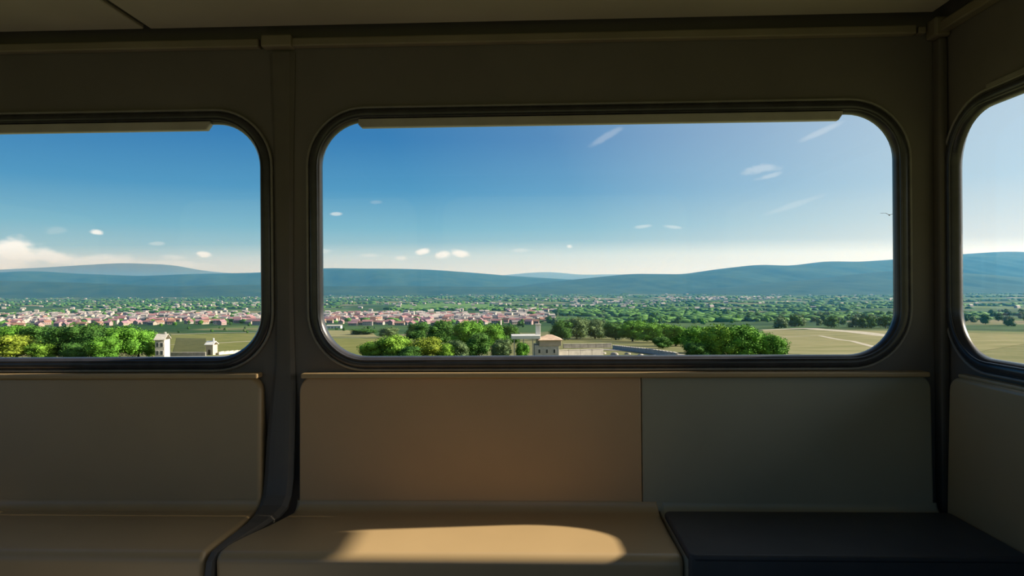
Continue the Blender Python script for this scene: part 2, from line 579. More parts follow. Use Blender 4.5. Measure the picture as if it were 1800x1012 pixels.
def seat_pan(name, xl, xr, side_l=True, side_r=True):
    """moulded pan: sweeps up into the backrest, flat seat, rolled front, apron; xl/xr give the edge for each y"""
    prof = []
    for i in range(7):
        a = R(90 * i / 6)
        prof.append((2.160 - .030 * (1 - math.cos(a)), ZS + .030 * (1 - math.sin(a))))
    for y in (2.06, 2.02, 1.98, 1.93, 1.89, 1.86):
        prof.append((y, ZS - .003 * math.sin((2.10 - y) / .27 * math.pi)))
    for i in range(8):
        a = R(90 * i / 7)
        prof.append((1.828 - .030 * math.sin(a), ZS - .001 - .030 * (1 - math.cos(a))))
    prof += [(1.799, .38), (1.805, .30)]
    n = len(prof)
    cols = []
    NB = 5
    rad = 0.016
    verts, faces = [], []
    nor = []
    for i in range(n):
        p0, p1 = prof[max(0, i - 1)], prof[min(n - 1, i + 1)]
        ty, tz = p1[0] - p0[0], p1[1] - p0[1]
        ln = math.hypot(ty, tz)
        nor.append((tz / ln, -ty / ln) if (-ty) > 0 or tz < 0 else (tz / ln, -ty / ln))
    for i, (y, z) in enumerate(prof):
        ny, nz = nor[i]
        row = []
        a0, a1 = xl(y, z), xr(y, z)
        for j in range(NB + 1):
            a = R(90 * j / NB)
            row.append((a0 + rad * (1 - math.sin(a)) * (0) + rad * (1 - math.cos(a)), -rad * (1 - math.sin(a))))
        for t in (.15, .3, .5, .7, .85):
            row.append((a0 + (a1 - a0) * t, 0))
        for j in range(NB, -1, -1):
            a = R(90 * j / NB)
            row.append((a1 - rad * (1 - math.cos(a)), -rad * (1 - math.sin(a))))
        row = [(row[0][0], -.03)] + row + [(row[-1][0], -.03)]
        for (x, h) in row:
            verts.append((x, y + ny * h, z + nz * h))
        w = len(row)
    for i in range(n - 1):
        for j in range(w - 1):
            faces.append((i * w + j, i * w + j + 1, (i + 1) * w + j + 1, (i + 1) * w + j))
    me_ = mesh_of(name, verts, faces)
    bm = bmesh.new()
    bm.from_mesh(me_)
    bmesh.ops.recalc_face_normals(bm, faces=bm.faces[:])
    up = sum(f.normal.z for f in bm.faces)
    if up < 0:
        bmesh.ops.reverse_faces(bm, faces=bm.faces[:])
    bm.to_mesh(me_)
    bm.free()
    return me_


def screw(parent, x, z, MAPF, r=.0075):
    bm = bmesh.new()
    bmesh.ops.create_uvsphere(bm, u_segments=12, v_segments=8, radius=r)
    for v in bm.verts:
        v.co = Vector((v.co.x, v.co.y * .45, v.co.z))
    me_ = bpy.data.meshes.new('screw')
    bm.to_mesh(me_)
    bm.free()
    o = link('screw', me_, parent, M_SCREW, True)
    o.location = MAPF(x, z, -.001)
    return o


def bench(name, label, x0, x1, pan, m_back, m_pan, radii, screws, fil=.014, taper=(0, 0)):
    s = empty(name, ((x0 + x1) / 2, 1.95, 0))
    tag(s, label, 'seat', 'moulded bench seats')
    Z0, Z1 = 0.472, 0.912

    def outline(i):
        rr = tuple(max(.002, q - i) for q in radii)
        pts = rrect(x0 + i, x1 - i, Z0 + i, Z1 - i, 0, 8, 0, rr)
        # sides draw in a little towards the seat
        return [(a + (taper[0] * (x1 - a) + taper[1] * (a - x0)) / (x1 - x0) * (Z1 - b) / (Z1 - Z0), b) for a, b in pts]
    link('backrest', pad_panel('backrest', outline, .05, fil, backrest_map), s, m_back)
    link('seat_pan', pan, s, m_pan, True)
    link('seat_base', box_mesh('seat_base', x0 + .03, x1 - .03, 1.85, 2.235, 0.0, .415, .01), s, M_DARK)
    for x, z in screws:
        screw(s, x, z, backrest_map)
    return rebase(s)


def ease(t):
    t = max(0.0, min(1.0, t))
    return t * t * (3 - 2 * t)


panL = seat_pan('seat_pan', lambda y, z: -2.95, lambda y, z: -.930 - .004 * ease((2.15 - y) / .3) + .006 * ease((z - ZS) / .03))
panM = seat_pan('seat_pan', lambda y, z: -.802 - .098 * ease((2.18 - y) / .34), lambda y, z: .4015)
panR = seat_pan('seat_pan', lambda y, z: .404, lambda y, z: 1.300)
bench('bench_seat', 'beige moulded seat at the left edge, under the left window', -2.95, -.945, panL, M_SEAT, M_SEAT, (.004, .004, .05, .05), [(-.978, .566), (-2.90, .566)], .014, (0, .022))
bench('bench_seat', 'beige seat with glow-tinted back under the middle window, sunlit patch on it', -.812, .356, panM, M_SEAT_GLOW, M_SEAT, (.004, .004, .006, .055), [(-.783, .566), (.330, .554)], .006, (.020, -.009))
bench('bench_seat', 'olive grey seat back in the corner above the dark cushion', .3575, 1.315, panR, M_PANEL, M_PANEL, (.004, .004, .05, .006), [(1.15, .545)], .006, (-.009, -.032))

# window ledge: a continuous rounded cap that the seat backs butt against
structure('trim_10', box_mesh('trim_10', -.800, 1.30, 2.200, 2.249, .905, .922, .005, 3), M_SEAT, 'beige ledge capping the seat backs under the middle window')
structure('trim_11', box_mesh('trim_11', -2.95, -.950, 2.200, 2.249, .905, .922, .005, 3), M_SEAT, 'beige ledge capping the seat back under the left window')

# dark cushion in the corner
cu = empty('seat_cushion', (.86, 1.95, ZS))
tag(cu, 'flat charcoal vinyl cushion lying on the corner seat', 'cushion')


def cush_outline(i):
    pts = rrect(.408 + i, 1.305 - i, 1.770 + i, 2.116 - i, 0, 6, 0, (max(.004, .02 - i),) * 4)
    return pts


cme = pad_panel('pad', cush_outline, .016, .008, lambda a, b, d_: (a, b, ZS + .016 - d_))
link('pad', cme, cu, M_CUSH)
pipe = [(.004 * math.cos(R(a)) - .003, .010 + .004 * math.sin(R(a))) for a in range(0, 360, 60)]
link('piping', sweep_ring('piping', (.408, 1.305, 1.770, 2.116), .02, pipe, lambda a, b, d_: (a, b, ZS + .016 - d_), 6), cu, M_CUSH, True)
link('front_flap', box_mesh('front_flap', .410, 1.303, 1.7705, 1.7935, .30, ZS + .012, .008, 3), cu, M_CUSH, True)
rebase(cu)

# seat on the end wall: only its back shows
es = empty('end_seat', (XE - .03, 1.2, 0))
tag(es, 'beige moulded seat back on the end wall at the right edge', 'seat', 'moulded bench seats')


def eback(u_, v_, d_):
    return (XE - .062 + d_ + (v_ - .46) * .025, u_, v_)


link('backrest', pad_panel('backrest', lambda i: rrect(.30 + i, 2.140 - i, .40 + i, .918 - i, 0, 8, 0, (.004, .004, max(.002, .045 - i), max(.002, .045 - i))), .045, .012, eback), es, M_SEAT)
rebase(es)
structure('trim_12', box_mesh('trim_12', XE - .034, XE - .001, .32, 2.12, .916, .928, .004, 3), M_SEAT, 'beige ledge capping the end wall seat back')

# ------------------------------------------------------------------ terrain
PROF_Y = np.array([-400, -40, -8, 8, 25, 60, 110, 170, 210, 260, 400, 600, 900, 1300, 2000, 3000, 5000, 7500, 30000.])
PROF_Z = np.array([70, 3.0, -2.4, -2.4, -3.6, -7.2, -13.2, -20.2, -22.4, -25.8, -35.2, -46.5, -58, -68, -78.5, -87, -93, -96, -97.])
GZ = CAM.z


def ground(x, y):
    x = np.asarray(x, float)
    y = np.asarray(y, float)
    z = np.interp(y, PROF_Y, PROF_Z)
    amp = np.clip((y - 120) / 900, 0, 1) * 2.2 * np.clip(y / 1500, .25, 1.6)
    z = z + amp * (np.sin(x / 190 + 1.3) * np.sin(y / 260 + .4) + .5 * np.sin(x / 83 + y / 120))
    # a low swell in the field on the right
    z = z + 4.5 * np.exp(-(((x - 300) / 120) ** 2 + ((y - 640) / 200) ** 2))
    return z + GZ


def gp(px, py, lo=60.0, hi=9000.0):
    """first point of the ground along a sight line"""
    d = px_dir(px, py)
    d = d / d.y
    ys = np.geomspace(lo, hi, 1500)
    h = CAM.z + d.z * ys - ground(d.x * ys, ys)
    i = np.argmax(h < 0)
    y = float(ys[i]) if h[i] < 0 else hi
    return Vector((d.x * y, y, float(ground(d.x * y, y))))


def mat_ground():
    mt = bpy.data.materials.new('valley_fields')
    mt.use_nodes = True
    k = NT(mt.node_tree)
    bs = k.n['Principled BSDF']
    bs.inputs['Roughness'].default_value = .9
    bs.inputs['Specular IOR Level'].default_value = .1
    geo = k.node('ShaderNodeNewGeometry')
    mp = k.node('ShaderNodeMapping')
    k.put(mp.inputs['Vector'], geo.outputs['Position'])
    mp.inputs['Scale'].default_value = (1 / 150, 1 / 260, 0)
    mp.inputs['Rotation'].default_value = (0, 0, .25)
    vor = k.node('ShaderNodeTexVoronoi')
    k.put(vor.inputs['Vector'], mp.outputs[0])
    vor.inputs['Scale'].default_value = 1.0
    sp = k.node('ShaderNodeSeparateColor')
    k.put(sp.inputs[0], vor.outputs['Color'])
    fields = k.ramp(sp.outputs[0], [(0, (.035, .085, .022)), (.25, (.06, .12, .03)), (.45, (.10, .15, .045)), (.6, (.045, .10, .03)), (.75, (.17, .165, .08)), (.9, (.23, .20, .12)), (1, (.09, .16, .04))], 'CONSTANT')
    n = k.noise(geo.outputs['Position'], .012, 6, .65)
    wood = k.smooth(k.noise(geo.outputs['Position'], .0035, 5, .6), .47, .56)
    c = k.mix(k.math('MULTIPLY', n, .5), fields, (.05, .085, .03))
    c = k.mix(wood, c, k.ramp(n, [(.35, (.014, .045, .012)), (.65, (.028, .075, .02))]))
    grass = k.ramp(k.noise(geo.outputs['Position'], .09, 6, .7), [(.3, (.095, .115, .04)), (.5, (.15, .155, .065)), (.7, (.21, .195, .10))])
    sy = k.node('ShaderNodeSeparateXYZ')
    k.put(sy.inputs[0], geo.outputs['Position'])
    c = k.mix(k.smooth(sy.outputs[1], 650, 420), c, grass)
    k.put(bs.inputs['Base Color'], c)
    return mt


M_GROUND = mat_ground()
ys = np.concatenate([np.linspace(-400, -20, 16), np.linspace(-8, 160, 24), np.geomspace(170, 21000, 190)])
us = np.linspace(-1, 1, 221)
gx = us[None, :] * (350 + 1.5 * np.abs(ys))[:, None]
gy = np.repeat(ys[:, None], len(us), 1)
gz = ground(gx, gy)
V = np.stack([gx, gy, gz], -1).reshape(-1, 3)
nu = len(us)
idx = np.arange(len(ys) * nu).reshape(len(ys), nu)
Fq = np.stack([idx[:-1, :-1], idx[:-1, 1:], idx[1:, 1:], idx[1:, :-1]], -1).reshape(-1, 4)


def np_mesh(name, V, Fq, midx=None):
    me_ = bpy.data.meshes.new(name)
    me_.vertices.add(len(V))
    me_.vertices.foreach_set('co', np.ascontiguousarray(V, dtype=np.float32).ravel())
    k_ = Fq.shape[1]
    me_.loops.add(Fq.size)
    me_.loops.foreach_set('vertex_index', np.ascontiguousarray(Fq, dtype=np.int32).ravel())
    me_.polygons.add(len(Fq))
    me_.polygons.foreach_set('loop_start', np.arange(0, Fq.size, k_, dtype=np.int32))
    me_.polygons.foreach_set('loop_total', np.full(len(Fq), k_, dtype=np.int32))
    if midx is not None:
        me_.polygons.foreach_set('material_index', np.ascontiguousarray(midx, dtype=np.int32))
    me_.update(calc_edges=True)
    return me_


structure('valley_ground', np_mesh('valley_ground', V, Fq), M_GROUND, 'valley floor of fields and meadows seen through the windows', smooth=True)


# hills: ridges with a crest, front slope and back slope
def hill(name, label, crest, Yc, wf, wb, m_, rough=12.0, seed=1):
    pr = [px_dir(px, py) / px_dir(px, py).y for px, py in crest]
    cx = np.array([p.x * Yc for p in pr])
    cz = np.array([p.z * Yc for p in pr]) + CAM.z
    xs = np.linspace(cx[0], cx[-1], 420)
    # smooth interpolation of the crest line
    zc = np.interp(xs, cx, cz)
    kk = np.hanning(13)
    kk /= kk.sum()
    zc = np.convolve(np.pad(zc, 6, mode='edge'), kk, 'valid')
    t = np.concatenate([np.linspace(-1, 0, 40), np.linspace(0, 1, 14)[1:]])
    X = np.repeat(xs[None, :], len(t), 0)
    base = -99.0 + GZ
    sh = np.where(t < 0, .5 + .5 * np.cos(np.pi * np.abs(t) ** .85), .5 + .5 * np.cos(np.pi * t))
    T = np.repeat(t[:, None], len(xs), 1)
    Y = Yc + np.where(T < 0, T * wf, T * wb)
    H = (zc[None, :] - base)
    g = np.zeros_like(X)
    r_ = np.random.default_rng(seed)
    for o in range(7):
        fx = 1.6 ** o / 2600
        g += (np.sin(X * fx * 2 * np.pi * r_.uniform(.7, 1.3) + T * r_.uniform(2, 6) * 1.5 ** o + r_.uniform(0, 6))) / 1.5 ** o
    Z = base + H * sh[:, None] + g * rough * (1 - sh[:, None]) * sh[:, None] * 4 * np.clip(H / 250, .15, 1.5)
    V_ = np.stack([X, Y, Z], -1).reshape(-1, 3)
    n_ = len(xs)
    id_ = np.arange(len(t) * n_).reshape(len(t), n_)
    F_ = np.stack([id_[:-1, :-1], id_[:-1, 1:], id_[1:, 1:], id_[1:, :-1]], -1).reshape(-1, 4)
    structure(name, np_mesh(name, V_, F_), m_, label, smooth=True)


M_HILL = mat('wooded_hillside', (.014, .038, .016), .95, vscale=.004, col2=(.040, .070, .030), spec=.05, detail=9)
hill('right_hills', 'wooded blue-green hills rising towards the right', [(760, 520), (900, 504), (960, 496), (1040, 488), (1110, 481), (1200, 482), (1260, 473), (1330, 465), (1390, 467), (1450, 459), (1510, 460), (1570, 456), (1640, 450),
     (1700, 446), (1760, 442), (1830, 445), (2000, 436), (2400, 450), (3200, 440)], 8000, 2600, 3000, M_HILL, 16, 3)
hill('right_foothill', 'lower wooded spur in front of the right hills', [(1150, 520), (1250, 508), (1330, 500), (1420, 492), (1500, 482), (1570, 476), (1640, 476), (1720, 482), (1800, 488), (2000, 480), (2500, 488)], 6000, 1500, 1600, M_HILL, 14, 5)
hill('left_hills', 'long flat-topped blue hills behind the valley on the left', [(-1500, 470), (-600, 480), (-200, 472), (0, 479), (60, 476), (140, 481), (250, 485), (350, 481), (458, 479), (520, 474), (570, 471), (640, 472), (700, 472), (760, 474), (830, 479),
     (900, 485), (1000, 491), (1080, 494), (1200, 505)], 10500, 2800, 3000, M_HILL, 14, 8)
hill('low_foothills', 'low dark wooded rise along the foot of the left hills', [(-1500, 490), (-300, 488), (0, 493), (120, 496), (300, 503), (458, 500), (570, 503), (700, 502), (850, 504), (1000, 503), (1150, 506), (1250, 512)], 7000, 1400, 1500, M_HILL, 14, 11)
hill('far_mountains', 'pale far mountains just showing over the nearer hills', [(-900, 474), (-100, 478), (60, 471), (160, 465), (215, 462), (300, 465), (345, 474), (400, 480), (700, 484), (860, 486), (900, 482), (945, 478), (975, 478), (1020, 483), (1060, 482),
     (1120, 482), (1250, 488), (1600, 480)], 17500, 2500, 2500, M_HILL, 14, 14)


# ------------------------------------------------------------------ fields, roads laid over the ground
def ribbon_ground(name, pts, width, m_, lift=.12, n=60):
    """strip following the ground along a path of pixels"""
    P = [gp(*p) for p in pts]
    P = np.array([(p.x, p.y) for p in P])
    s = np.r_[0, np.cumsum(np.hypot(*np.diff(P, axis=0).T))]
    q = np.linspace(0, s[-1], n)
    X, Y = np.interp(q, s, P[:, 0]), np.interp(q, s, P[:, 1])
    tx, ty = np.gradient(X), np.gradient(Y)
    L = np.hypot(tx, ty)
    nx, ny = -ty / L, tx / L
    vs = []
    for i in range(n):
        for h in (-.5, .5):
            x, y = X[i] + nx[i] * h * width, Y[i] + ny[i] * h * width
            vs.append((x, y, float(ground(x, y)) + lift))
    fs = [(2 * i, 2 * i + 1, 2 * i + 3, 2 * i + 2) for i in range(n - 1)]
    return mesh_of(name, vs, fs)


def patch_ground(name, poly, m_, lift=.08, n=26):
    """field given by its four corner pixels, laid on the ground as a grid"""
    a, b, c, d = [gp(*p) for p in poly]
    vs, fs = [], []
    for i in range(n + 1):
        for j in range(n + 1):
            s, t = i / n, j / n
            x = (a.x * (1 - s) + b.x * s) * (1 - t) + (d.x * (1 - s) + c.x * s) * t
            y = (a.y * (1 - s) + b.y * s) * (1 - t) + (d.y * (1 - s) + c.y * s) * t
            vs.append((x, y, float(ground(x, y)) + lift))
    for i in range(n):
        for j in range(n):
            fs.append((i * (n + 1) + j, (i + 1) * (n + 1) + j, (i + 1) * (n + 1) + j + 1, i * (n + 1) + j + 1))
    return mesh_of(name, vs, fs)


M_HAY = mat('dry_meadow', (.16, .17, .075), .95, vscale=.05, col2=(.27, .25, .14), spec=.05, detail=7)
M_OLIVE = mat('olive_meadow', (.10, .125, .035), .95, vscale=.07, col2=(.20, .20, .075), spec=.05, detail=7)
M_TRACK = mat('pale_dirt_track', (.34, .31, .25), .95, vscale=.3, col2=(.48, .45, .38), spec=.05)
M_PAVE = mat('town_ground', (.22, .185, .16), .95, vscale=.03, col2=(.34, .29, .25), spec=.05, detail=7)
M_GREENF = mat('green_field', (.075, .16, .04), .95, vscale=.02, col2=(.12, .22, .06), spec=.05, detail=6)
M_ASPH = mat('grey_road', (.20, .19, .18), .9, vscale=.3, col2=(.28, .27, .25), spec=.1)


def field(me_, m_, label):
    o = link(me_.name, me_, None, m_, True)
    return tag(o, label, None, None, 'structure')


field(patch_ground('dry_field', [(1385, 622), (1640, 634), (1860, 590), (1340, 579)], M_HAY), M_HAY, 'pale dry meadow at the right end of the middle window')
field(patch_ground('olive_field', [(555, 633), (690, 633), (690, 595), (545, 596)], M_OLIVE), M_OLIVE, 'olive meadow at the lower left of the middle window')
field(patch_ground('garden_field', [(300, 630), (470, 630), (480, 585), (300, 588)], M_OLIVE), M_OLIVE, 'olive garden plot in the lower right of the left window')
M_PLOT = mat('dark_garden_bed', (.045, .06, .025), .95, vscale=.2, col2=(.12, .12, .055), spec=.05, detail=7)
field(patch_ground('garden_bed', [(304, 619), (360, 619), (362, 595), (310, 594)], M_PLOT, lift=.16), M_PLOT, 'dark garden bed between the white house and the gate house')
field(patch_ground('pale_field', [(550, 592), (665, 592), (650, 580), (545, 581)], M_HAY, lift=.16), M_HAY, 'pale strip of dry grass below the white shed')
field(patch_ground('strip_field', [(1075, 555), (1215, 557), (1205, 549.5), (1065, 549)], M_GREENF), M_GREENF, 'light green strip field beyond the tree row')
field(patch_ground('bright_field', [(690, 543), (880, 541), (860, 533), (700, 534)], M_GREENF), M_GREENF, 'bright green field behind the town')
field(patch_ground('town_floor', [(-60, 566), (930, 568), (965, 550), (-60, 550)], M_PAVE, n=50), M_PAVE, 'pale streets and yards of the town')
field(ribbon_ground('dirt_track', [(1340, 580), (1420, 577), (1500, 583), (1580, 592), (1660, 600)], 14, M_TRACK), M_TRACK, 'pale curved track along the top of the dry meadow')
field(ribbon_ground('dirt_track', [(1375, 592), (1440, 590), (1500, 600), (1545, 612), (1590, 625)], 3.0, M_TRACK), M_TRACK, 'thin wheel track curving through the dry meadow')
field(ribbon_ground('path', [(550, 593.5), (620, 593), (690, 592)], 5.0, M_TRACK), M_TRACK, 'light straight path along the olive meadow')
field(ribbon_ground('path', [(300, 606), (380, 603), (470, 598)], 4.0, M_TRACK), M_TRACK, 'light path crossing the garden plot')
field(ribbon_ground('path', [(300, 588), (380, 585), (470, 584)], 7.0, M_TRACK), M_TRACK, 'light path beyond the garden plot')
field(ribbon_ground('road', [(-40, 634), (100, 632), (240, 628), (380, 627), (470, 622)], 7.0, M_ASPH), M_ASPH, 'grey road at the foot of the left window')
field(ribbon_ground('road', [(960, 622), (1050, 614), (1120, 617), (1200, 627)], 9.0, M_ASPH), M_ASPH, 'grey road curving below the tree row')

# ------------------------------------------------------------------ trees
LEAF = {
    'dark': mat('leaves_dark', (.022, .080, .016), .8, vscale=.35, col2=(.085, .200, .036), spec=.15, detail=5),
    'mid': mat('leaves_mid', (.050, .155, .018), .8, vscale=.35, col2=(.150, .35, .040), spec=.15, detail=5),
    'lime': mat('leaves_lime', (.095, .20, .020), .8, vscale=.35, col2=(.22, .40, .05), spec=.15, detail=5),
    'yellow': mat('leaves_yellow_green', (.13, .19, .018), .8, vscale=.35, col2=(.29, .37, .045), spec=.15, detail=5),
    'grey': mat('leaves_grey_green', (.06, .115, .045), .8, vscale=.35, col2=(.16, .23, .10), spec=.15, detail=5),
}
M_BARK = mat('bark', (.07, .055, .04), .9, vscale=3, col2=(.13, .10, .075), spec=.1)


def ico(sub):
    bm = bmesh.new()
    bmesh.ops.create_icosphere(bm, subdivisions=sub, radius=1.0)
    v = np.array([q.co[:] for q in bm.verts])
    f = np.array([[w.index for w in q.verts] for q in bm.faces])
    bm.free()
    return v, f


ICO1, ICO2, ICO3 = ico(1), ico(2), ico(3)


def crown_mesh(name, seed, leaves, leaf, spread=1.0, blobs=24):
    """unit crown (radius about 1, height 0.15..2): lumpy bodies clothed with leaf clusters"""
    r_ = np.random.default_rng(seed)
    cen, rad = [], []
    for i in range(blobs):
        a = r_.uniform(0, 2 * np.pi)
        h = r_.uniform(.40, 1.55)
        w = .62 * np.sqrt(max(.05, 1 - ((h - .85) / .95) ** 2)) * spread
        q = r_.uniform(.35, 1.0)
        cen.append((w * q * np.cos(a), w * q * np.sin(a), h))
        rad.append(r_.uniform(.20, .40))
    cen.append((0, 0, .9))
    rad.append(.62)
    cen.append((0, 0, 1.35))
    rad.append(.45)
    cen, rad = np.array(cen), np.array(rad)
    Vs, Fs, off = [], [], 0
    v0, f0 = ICO2
    for c, q in zip(cen, rad):
        v = v0 * (1 + .12 * np.sin(v0 @ r_.normal(size=(3, 1)) * 5 + r_.uniform(0, 6))) * q * .74 + c
        Vs.append(v)
        Fs.append(f0 + off)
        off += len(v)
    # leaf clusters: small bent quads split into two triangles, standing off the bodies
    pick = r_.choice(len(rad), leaves, p=rad ** 2 / (rad ** 2).sum())
    d = r_.normal(size=(leaves, 3))
    d /= np.linalg.norm(d, axis=1)[:, None]
    p = cen[pick] + d * (rad[pick] * r_.uniform(.74, 1.20, leaves))[:, None]
    inside = np.zeros(leaves, bool)
    for c, q in zip(cen, rad):
        inside |= np.linalg.norm(p - c, axis=1) < q * .66
    p, d = p[~inside], d[~inside]
    n = len(p)
    t = np.cross(d + r_.normal(size=(n, 3)) * .5, r_.normal(size=(n, 3)))
    t /= np.linalg.norm(t, axis=1)[:, None]
    b = np.cross(d + r_.normal(size=(n, 3)) * .6, t)
    b /= np.linalg.norm(b, axis=1)[:, None]
    s = leaf * r_.uniform(.6, 1.3, n)[:, None]
    quad = np.stack([p - t * s, p - b * s * .6, p + t * s, p + b * s * .6], 1).reshape(-1, 3)
    Vs.append(quad)
    q0 = np.arange(n) * 4 + off
    Fs.append(np.stack([q0, q0 + 1, q0 + 2], -1))
    Fs.append(np.stack([q0, q0 + 2, q0 + 3], -1))
    return np_mesh(name, np.concatenate(Vs), np.concatenate(Fs))


def trunk_mesh(seed):
    r_ = random.Random(seed)
    vs, fs = [], []
    n = 7
    lv = [(0, .085), (.12, .06), (.45, .05), (.9, .03)]
    for z, rd in lv:
        ox = .02 * math.sin(z * 4 + seed)
        for i in range(n):
            a = 2 * math.pi * i / n
            vs.append((ox + rd * math.cos(a), rd * math.sin(a), z))
    for k_ in range(len(lv) - 1):
        for i in range(n):
            fs.append((k_ * n + i, k_ * n + (i + 1) % n, (k_ + 1) * n + (i + 1) % n, (k_ + 1) * n + i))
    fs.append(tuple(range(n - 1, -1, -1)))
    return mesh_of('trunk', vs, fs)


CROWNS = {}
for ln in LEAF:
    CROWNS[ln] = []
    for v in range(3 if ln in ('dark', 'mid') else 2):
        me_ = crown_mesh('crown', hash(ln) % 97 * 0 + 11 * v + len(ln) + ord(ln[0]), 9000, .043, 1.0 + .1 * v)
        me_.materials.append(LEAF[ln])
        CROWNS[ln].append(me_)
LOWCR = {}
for ln in ('dark', 'mid', 'grey'):
    LOWCR[ln] = []
    for v in range(2):
        me_ = crown_mesh('crown', 50 + v + ord(ln[0]), 1000, .085, 1.05, 9)
        me_.materials.append(LEAF[ln])
        LOWCR[ln].append(me_)
TRUNKS = [trunk_mesh(i) for i in range(3)]
for t_ in TRUNKS:
    t_.materials.append(M_BARK)


def tree(name, px, top, width, base, leafkind, label, cat, group=None, low=False):
    g = gp(px, base)
    sc = g.y / FPX
    h = (base - top) * sc + .3
    w = width * sc * .5
    root = empty(name, g)
    root.location.z -= .15
    tag(root, label, cat, group)
    root.rotation_euler.z = random.uniform(0, 6.28)
    lib = (LOWCR if low else CROWNS)[leafkind]
    c = bpy.data.objects.new('crown', random.choice(lib))
    t = bpy.data.objects.new('trunk', random.choice(TRUNKS))
    for o in (c, t):
        COL.objects.link(o)
        o.parent = root
    c.scale = (w, w, h / 1.92)
    if low:
        c.location.z = -.12 * h
        t.scale = (h * .4, h * .4, h)
    else:
        t.scale = (h * .55, h * .55, h)
    return root


GL = 'trees of the left window clump'
near_trees = [
    ('shrub', 28, 586, 118, 633, 'yellow', 'yellow-green bush in the bottom left corner of the left window', 'shrub', None),
    ('shrub', 72, 600, 70, 633, 'lime', 'lime green bush just right of the yellow-green one', 'shrub', None),
    ('tree', 18, 569, 95, 616, 'mid', 'mid green tree behind the yellow-green bush', 'tree', GL),
    ('tree', 70, 570, 80, 618, 'dark', 'dark tree behind the lime bush, left end of the dark clump', 'tree', GL),
    ('tree', 112, 571, 88, 631, 'dark', 'tall dark green tree, second in the left clump', 'tree', GL),
    ('tree', 160, 566, 96, 631, 'dark', 'broad dark green tree in the middle of the left clump', 'tree', GL),
    ('tree', 205, 570, 92, 630, 'mid', 'fresh green tree right of the broad dark one', 'tree', GL),
    ('tree', 243, 577, 70, 628, 'mid', 'fresh green tree at the right end of the left clump', 'tree', GL),
    ('tree', 182, 590, 70, 634, 'mid', 'lower green tree in front of the broad dark one', 'tree', GL),
    ('shrub', 128, 602, 60, 634, 'dark', 'low dark bush in front of the left clump', 'shrub', None),
    ('shrub', 268, 596, 36, 628, 'lime', 'small lime bush beside the white house', 'shrub', None),
    ('shrub', 655, 600, 62, 634, 'lime', 'lime bush at the left of the bright thicket', 'shrub', 'bright thicket'),
    ('shrub', 697, 588, 84, 634, 'lime', 'tallest lime bush of the bright thicket', 'shrub', 'bright thicket'),
    ('shrub', 745, 592, 84, 634, 'yellow', 'yellow-green bush in the right half of the bright thicket', 'shrub', 'bright thicket'),
    ('shrub', 782, 603, 50, 634, 'lime', 'low lime bush at the right end of the bright thicket', 'shrub', 'bright thicket'),
    ('shrub', 720, 608, 60, 636, 'dark', 'low dark bush in front of the bright thicket', 'shrub', None),
    ('tree', 684, 574, 46, 594, 'grey', 'pale grey-green tree behind the lime thicket', 'tree', None),
    ('tree', 733, 566, 56, 600, 'dark', 'dark tree at the left end of the middle grove', 'tree', 'middle grove'),
    ('tree', 772, 563, 64, 606, 'dark', 'tall dark tree, second in the middle grove', 'tree', 'middle grove'),
    ('tree', 820, 563, 74, 612, 'mid', 'broad green tree in the centre of the middle grove', 'tree', 'middle grove'),
    ('tree', 866, 566, 62, 610, 'mid', 'green tree fourth in the middle grove', 'tree', 'middle grove'),
    ('tree', 898, 571, 48, 606, 'dark', 'dark tree at the right end of the middle grove by the white building', 'tree', 'middle grove'),
    ('tree', 842, 584, 66, 630, 'dark', 'dark lower tree in front of the middle grove', 'tree', 'middle grove'),
    ('shrub', 803, 596, 52, 633, 'grey', 'grey-green bush right of the bright thicket', 'shrub', None),
    ('shrub', 882, 594, 46, 632, 'grey', 'grey-green bush left of the white building', 'shrub', None),
    ('shrub', 918, 602, 34, 632, 'mid', 'small green bush below the flat white roof', 'shrub', None),
    ('tree', 988, 563, 48, 598, 'dark', 'dark tree right behind the tall white chimney', 'tree', 'grey-green trees'),
    ('tree', 1014, 556, 62, 596, 'grey', 'tallest grey-green tree right of the chimney', 'tree', 'grey-green trees'),
    ('tree', 1046, 560, 56, 595, 'grey', 'second grey-green tree right of the chimney', 'tree', 'grey-green trees'),
    ('tree', 1082, 566, 60, 597, 'dark', 'dark tree at the left end of the tree row', 'tree', 'tree row'),
    ('tree', 1112, 563, 66, 600, 'mid', 'green tree second in the tree row', 'tree', 'tree row'),
    ('tree', 1150, 566, 70, 602, 'mid', 'green tree third in the tree row', 'tree', 'tree row'),
    ('tree', 1188, 570, 70, 608, 'mid', 'green tree fourth in the tree row', 'tree', 'tree row'),
    ('tree', 1225, 571, 74, 620, 'mid', 'green tree fifth in the tree row', 'tree', 'tree row'),
    ('tree', 1262, 568, 92, 633, 'lime', 'bright round tree near the right end of the tree row', 'tree', 'tree row'),
    ('tree', 1308, 571, 96, 633, 'mid', 'broad green tree last but one in the tree row', 'tree', 'tree row'),
    ('tree', 1348, 584, 76, 633, 'mid', 'low rounded tree ending the tree row at the meadow', 'tree', 'tree row'),
    ('shrub', 1165, 592, 44, 612, 'dark', 'dark bush at the roadside under the tree row', 'shrub', None),
    ('shrub', 1225, 602, 60, 634, 'dark', 'low dark bush in front of the fifth tree of the row', 'shrub', None),
    ('shrub', 638, 577, 60, 588, 'dark', 'dark hedge bush behind the light path', 'shrub', None),
]
for (nm, px, top, wd, base, lk, lab, cat, grp) in near_trees:
    tree(nm, px, top, wd, base, lk, lab, cat, grp)


